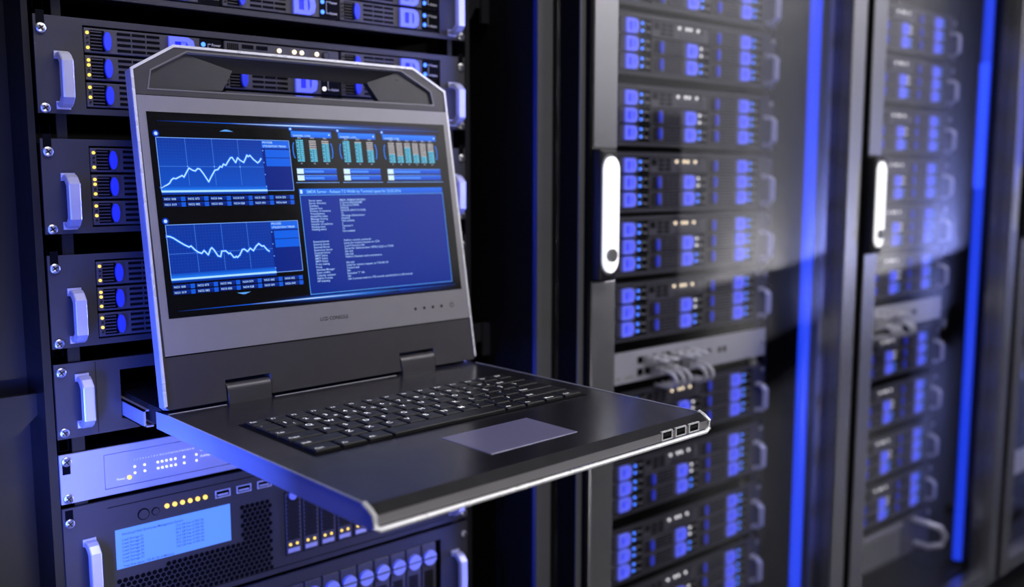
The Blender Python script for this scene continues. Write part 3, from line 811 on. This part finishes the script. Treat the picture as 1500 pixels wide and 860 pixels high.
# frame light lines of the screen layout
m = MB()
def glowline(m, z):
    x0, xm, x1 = .02, .155, .337
    glow(m, x0, x1, z, .0045, c8(8, 50, 170), 1); glow(m, .06, .26, z, .0022, c8(40, 130, 255), 2)
    y = YB-3*.00006; h = .0004
    for a, b, ca, cb in ((x0, .09, c8(2, 14, 60), c8(20, 90, 220)), (.09, xm, c8(20, 90, 220), c8(225, 245, 255)), (xm, .22, c8(225, 245, 255), c8(40, 120, 240)), (.22, x1, c8(40, 120, 240), c8(10, 40, 120))):
        m.quad([(a, y, z-h), (b, y, z-h), (b, y, z+h), (a, y, z+h)], 0, [ca, cb, cb, ca])
glowline(m, .2590)
m.build('layout_line', SCR, disp, norm=False); m = MB()
glowline(m, .0890)
m.build('layout_line', SCR, disp, norm=False); m = MB()
m.quad([(.078, YB-.0001, .2512), (.092, YB-.0001, .2512), (.0865, YB-.0001, .2530), (.0835, YB-.0001, .2530)], 0, [c8(90, 160, 240)]*4)
m.build('scroll_mark', SCR, disp, norm=False); m = MB()
m.quad([(.0835, YB-.0001, .0990), (.0865, YB-.0001, .0990), (.092, YB-.0001, .1008), (.078, YB-.0001, .1008)], 0, [c8(90, 160, 240)]*4)
m.build('scroll_mark', SCR, disp, norm=False)

# ------------------------------------------------------------------ network switch with status dots
sw = empty('network_switch', (0, 0, H-.4085), 'slim silver network switch lit blue, under the console drawer housing', 'network switch')
faceplate(sw, -.0232, .0235, [(0, .018, -.013), (.4651, .018, -.013)], [[(.0335, -.0172), (.4345, -.0172), (.4345, .0168), (.0335, .0168)]], [SWITCHM, VOID])
for x in (0, .4651):
    for z in (.0172, -.0182): screw(sw, x, z)
dp = MB().box(.0341, .4339, .0004, .006, -.0166, .0162, 0).build('display_plate', SWITCHM, sw)
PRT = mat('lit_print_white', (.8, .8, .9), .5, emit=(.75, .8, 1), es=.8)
m = MB(); m.text('Power', .0445, -.0105, .0030, .0001); m.text('Link', .1275, .0028, .0034, .0001).text('Activity', .1275, -.0035, .0034, .0001)
for k in range(22): m.text('%d' % (k+1), .0615+k*.00275, .0062, .0022, .0001)
m.build('printed_legend', PRT, dp)
MB().cyl((.0565, .0005, -.0095), 'Y', .0021, -.0012, 12).build('led', YLED, dp)
leds = []
for x in (.0620, .0715, .0845, .0887, .0930, .0975, .1020, .1108, .1235):
    for z in (.0, -.0062):
        MB().cyl((x, .0005, z), 'Y', .0011, -.001, 8).build('led', WHLED, dp)

# ------------------------------------------------------------------ storage server with backlit screen
ss = empty('storage_server', (0, 0, H-.4970), 'dark storage server with backlit blue text screen, below the silver switch', 'server')
faceplate(ss, -.0612, .0607, [(0, .0470, .012)], (), [PANEL, VOID], x1=.4708)
screw(ss, 0, .0463); screw(ss, .4651, .0463); screw(ss, .4651, -.054); screw(ss, 0, -.054)
handle(ss, .0165, -.012, .078); handle(ss, .4475, -.012, .078)
m = MB(); m.box(.0345, .4347, -.0004, .001, .0528, .0534).box(.0345, .4347, -.0004, .001, -.0552, -.0546); m.build('panel_seam', VOID, ss)
for x, r in ((.0681, .0058), (.0800, .0040)):
    m = MB(); m.cyl((x, .0005, .0394), 'Y', r, -.001, 24, 0); m.cyl((x, -.0006, .0394), 'Y', r*.82, -.0008, 24, 1)
    m.build('button', [VOID, PANEL], ss)
for k in range(6):
    MB().cyl((.0912+k*.0079, .0005, .0424), 'Y', .0023, -.0018, 14).build('led', YLED, ss)
for x in (.1496, .1729, .1962):
    m = MB(); m.prism([(x-.0082, .0382), (x+.0082, .0382), (x+.0082, .0462), (x-.0082, .0462)], -.001, .001, 0, holes=[[(x-.0071, .0392), (x+.0071, .0392), (x+.0071, .0452), (x-.0071, .0452)]])
    m.box(x-.0071, x+.0071, -.0002, .001, .0392, .0452, 1); m.box(x-.0058, x+.0058, -.0006, .001, .0402, .0420, 0)
    m.build('usb_port', [TRIM, VOID], ss)
scr = MB().box(.0403, .1566, -.0010, .001, -.0099, .0294, 0).build('text_screen', LCDBG, ss)
m = MB(); ts = .0034
m.text('Workload NAS Enterprise Management System', .0460, .0232, ts, -.0013, sx=.92)
for k in range(7):
    m.text('Load Storage 0%d' % (k+1), .0460, .0176-k*.0036, ts, -.0013, sx=.92)
    m.text('%d%d.%d GB free of %d00 Gb' % (1+k % 3, (k*7+2) % 10, (k*3+5) % 10, 5), .0985, .0190-k*.0036, ts, -.0013, sx=.9)
m.text('Total free space: 125.45 Gb of Memory', .0460, -.0088, ts, -.0013, sx=.92)
m.build('screen_text', LCDTX, scr)
m = MB()
def hexes(m, x0, x1, z0, z1, r, inside=lambda x, z: True, y=-.0003):
    dx = r*2.15; dz = dx*.866; j = 0; z = z0
    while z <= z1:
        x = x0+(dx/2 if j % 2 else 0)
        while x <= x1:
            if inside(x, z): m.prism([(x+r*math.sin(PI*k/3), z+r*math.cos(PI*k/3)) for k in range(6)], y, y)
            x += dx
        z += dz; j += 1
hexes(m, .0420, .2020, -.0520, .0265, .00265, lambda x, z: x > .1685 or z < -.0165 and (x > .09 or z < -.022))
m.build('vent_grille', VOID, ss, norm=False)
car = None
for k in range(10):
    x = .2180+k*.0214
    if car is None:
        m = MB(); m.box(.0006, .0208, -.0002, .004, -.0445, .0270, 0); m.box(.0015, .0199, -.0012, .003, -.0437, .0262, 1, .0006, 1)
        cm = m.build('drive_carrier', [VOID, TRAY], ss, loc=(x, 0, 0))
        m = MB(); hexes(m, .0035, .0182, -.0265, .0225, .00125, y=-.00135); m.build('mesh_front', VOID, cm, norm=False)
        MB().box(.0030, .0172, -.0020, -.001, -.0415, -.0370, 0).build('drive_label', LABELM, cm)
        for xx in (.0060, .0142): MB().cyl((xx, -.001, -.0325), 'Y', .0016, -.001, 10).build('led', YLED, cm)
        m = MB(); m.cyl((.0105, -.0010, .0225), 'Y', .0048, -.0018, 20); m.build('release_knob', KNOB, cm)
        car = cm
    else: inst(car, ss, (x, 0, 0))

# ------------------------------------------------------------------ blade chassis at the bottom
bc = empty('blade_chassis', (0, 0, H-.66), 'dark blade chassis with pale blue release knobs at the bottom of the open rack', 'blade chassis')
faceplate(bc, -.0950, .0972, [], [[(.03, -.085), (.4290, -.085), (.4290, .0836), (.03, .0836)]], [PANEL, VOID])
for x in (0, .4651):
    screw(bc, x, .0814); screw(bc, x, -.085)
handle(bc, .0165, .018, .090); handle(bc, .4510, .018, .090)
MB().box(.0295, .4295, .005, .019, -.0855, .0841).build('blade_bay', VOID, bc)
bl = None
for k in range(17):
    x = .0342+k*.0228
    if bl is None:
        m = MB(); m.box(.0010, .0218, -.0005, .0045, -.084, .0826, 0, .0006, 1)
        bl = m.build('blade', TRAY, bc, loc=(x, 0, 0))
        m = MB(); hexes(m, .0045, .0182, -.078, .048, .0013, y=-.0008); m.build('mesh_front', VOID, bl, norm=False)
        m = MB(); m.cyl((.0114, -.0005, .0655), 'Y', .0092, -.004, 24, 0); m.box(.0020, .0208, -.0048, -.0006, .0648, .0662, 1)
        m.build('release_knob', [KNOB, DARK], bl)
    else: inst(bl, bc, (x, 0, 0))

# ------------------------------------------------------------------ patch switches with cables
def patch_switch(rx, lab):
    p = empty('patch_switch', (rx, 0, H-.4052), lab, 'network switch', 'patch switches in the glass-door racks')
    faceplate(p, -.0228, .0228, [], (), [SWITCHM, VOID])
    for k in range(8):
        for r in (.008, -.010):
            x = .155+k*.016
            MB().box(x-.006, x+.006, -.0006, .001, r-.005, r+.005, 0).build('port', VOID, p)
    for x in (.318, .345, .358):
        MB().box(x-.0045, x+.0045, -.0006, .001, -.004, .005, 0).build('port', VOID, p)
    m = MB()
    for x in (.0, .02, .028, .045, .112, .12, .128, .136): m.box(x+.105, x+.109, -.0004, .001, -.0165, -.0135, 0)
    m.build('indicator_row', mat('indicator_olive', lin(150, 150, 110), .5), p)
    for x in (0, .4651): screw(p, x, .0)
    return p
patch_switch(PITCH, 'silver switch with looped grey cables in the middle glass-door rack')
patch_switch(2*PITCH, 'grey switch with blurred cable loops in the farther glass-door rack')
def cable_mesh(row, k):
    m = MB(); pts = []
    if row == 0:
        R = .0070
        pts = [(0, 0, 0), (0, -.014, .0005), (.0004, -.022, .001)]
        for j in range(1, 10):
            a = PI*j/9; pts.append((R*(1-math.cos(a)), -.023-R*1.1*math.sin(a), .001-.003*j/9))
        pts += [(.0140, -.010, -.0022), (.0140, .0, -.0024)]
    else:
        R = .0115
        pts = [(0, 0, 0), (0, -.012, 0), (.001, -.026, 0)]
        for j in range(1, 10):
            a = PI*.95*j/9; pts.append((.004*j/9, -.028-R*math.sin(a)*1.3, -R*(1-math.cos(a))))
        pts += [(.005, -.014, -.0235), (.006, .0, -.0240)]
    m.tube(pts, .0034, 10, 0)
    return m
cab = [cable_mesh(0, 0), cable_mesh(1, 0)]
proto = []
for c_ in cab:
    o = empty('patch_cable')
    c_.build('cord', CABLE, o, smooth=True)
    m = MB(); m.box(-.0058, .0058, -.020, -.0008, -.0048, .0048, 0, .001, 1).box(-.002, .002, -.018, -.004, .0048, .0062, 0); m.build('plug', CABLEW, o)
    proto.append(o)
used = [False, False]
ords = ['leftmost', 'second from left', 'third from left', 'fourth from left', 'rightmost']
for rx, nm in ((PITCH, "middle rack's switch"), (2*PITCH, "farther rack's switch")):
    for row, xs in ((0, (.170, .192, .226, .244, .266)), (1, (.184, .200, .216, .254, .270))):
        for k, x in enumerate(xs):
            if not used[row]: o = proto[row]; used[row] = True
            else: o = copy_tree(proto[row])
            o.location = (rx+x, 0, H-.4052+(.008 if row == 0 else -.010))
            tag(o, 'grey cable loop, %s in the %s row on the %s' % (ords[k], 'upper' if row == 0 else 'lower', nm), 'cable', 'patch cables on the '+nm)

# ------------------------------------------------------------------ finned unit low in the farther rack, pale drawer at the right edge
fu = empty('finned_power_unit', (2*PITCH, 0, H-.885), 'grey unit with vertical fins low in the farther glass-door rack', 'power unit')
faceplate(fu, -.042, .042, [], (), [PANEL, VOID])
m = MB()
for k in range(26): m.box(.06+k*.0105, .066+k*.0105, -.006, .001, -.03, .026, 0)
m.box(.05, .34, -.008, .001, .028, .038, 0, .002); m.build('fins', mat('fin_grey', lin(150, 150, 155), .4, .3), fu)
m = MB(); m.tube([(.40, 0, .028), (.40, -.03, .028), (.415, -.05, .02), (.43, -.055, 0), (.425, -.05, -.02), (.41, -.03, -.026), (.41, 0, -.026)], .007, 10)
m.build('handle', ALU, fu, smooth=True)
for x in (0, .4651): screw(fu, x, .03)
pd = empty('pale_drawer', (3*PITCH, 0, H-.84), 'pale silver drawer front low at the right edge of the picture', 'drawer')
faceplate(pd, -.03, .03, [], (), [SWITCHM, VOID]); handle(pd, .02, 0, .045)
for x in (0, .4651): screw(pd, x, .02)
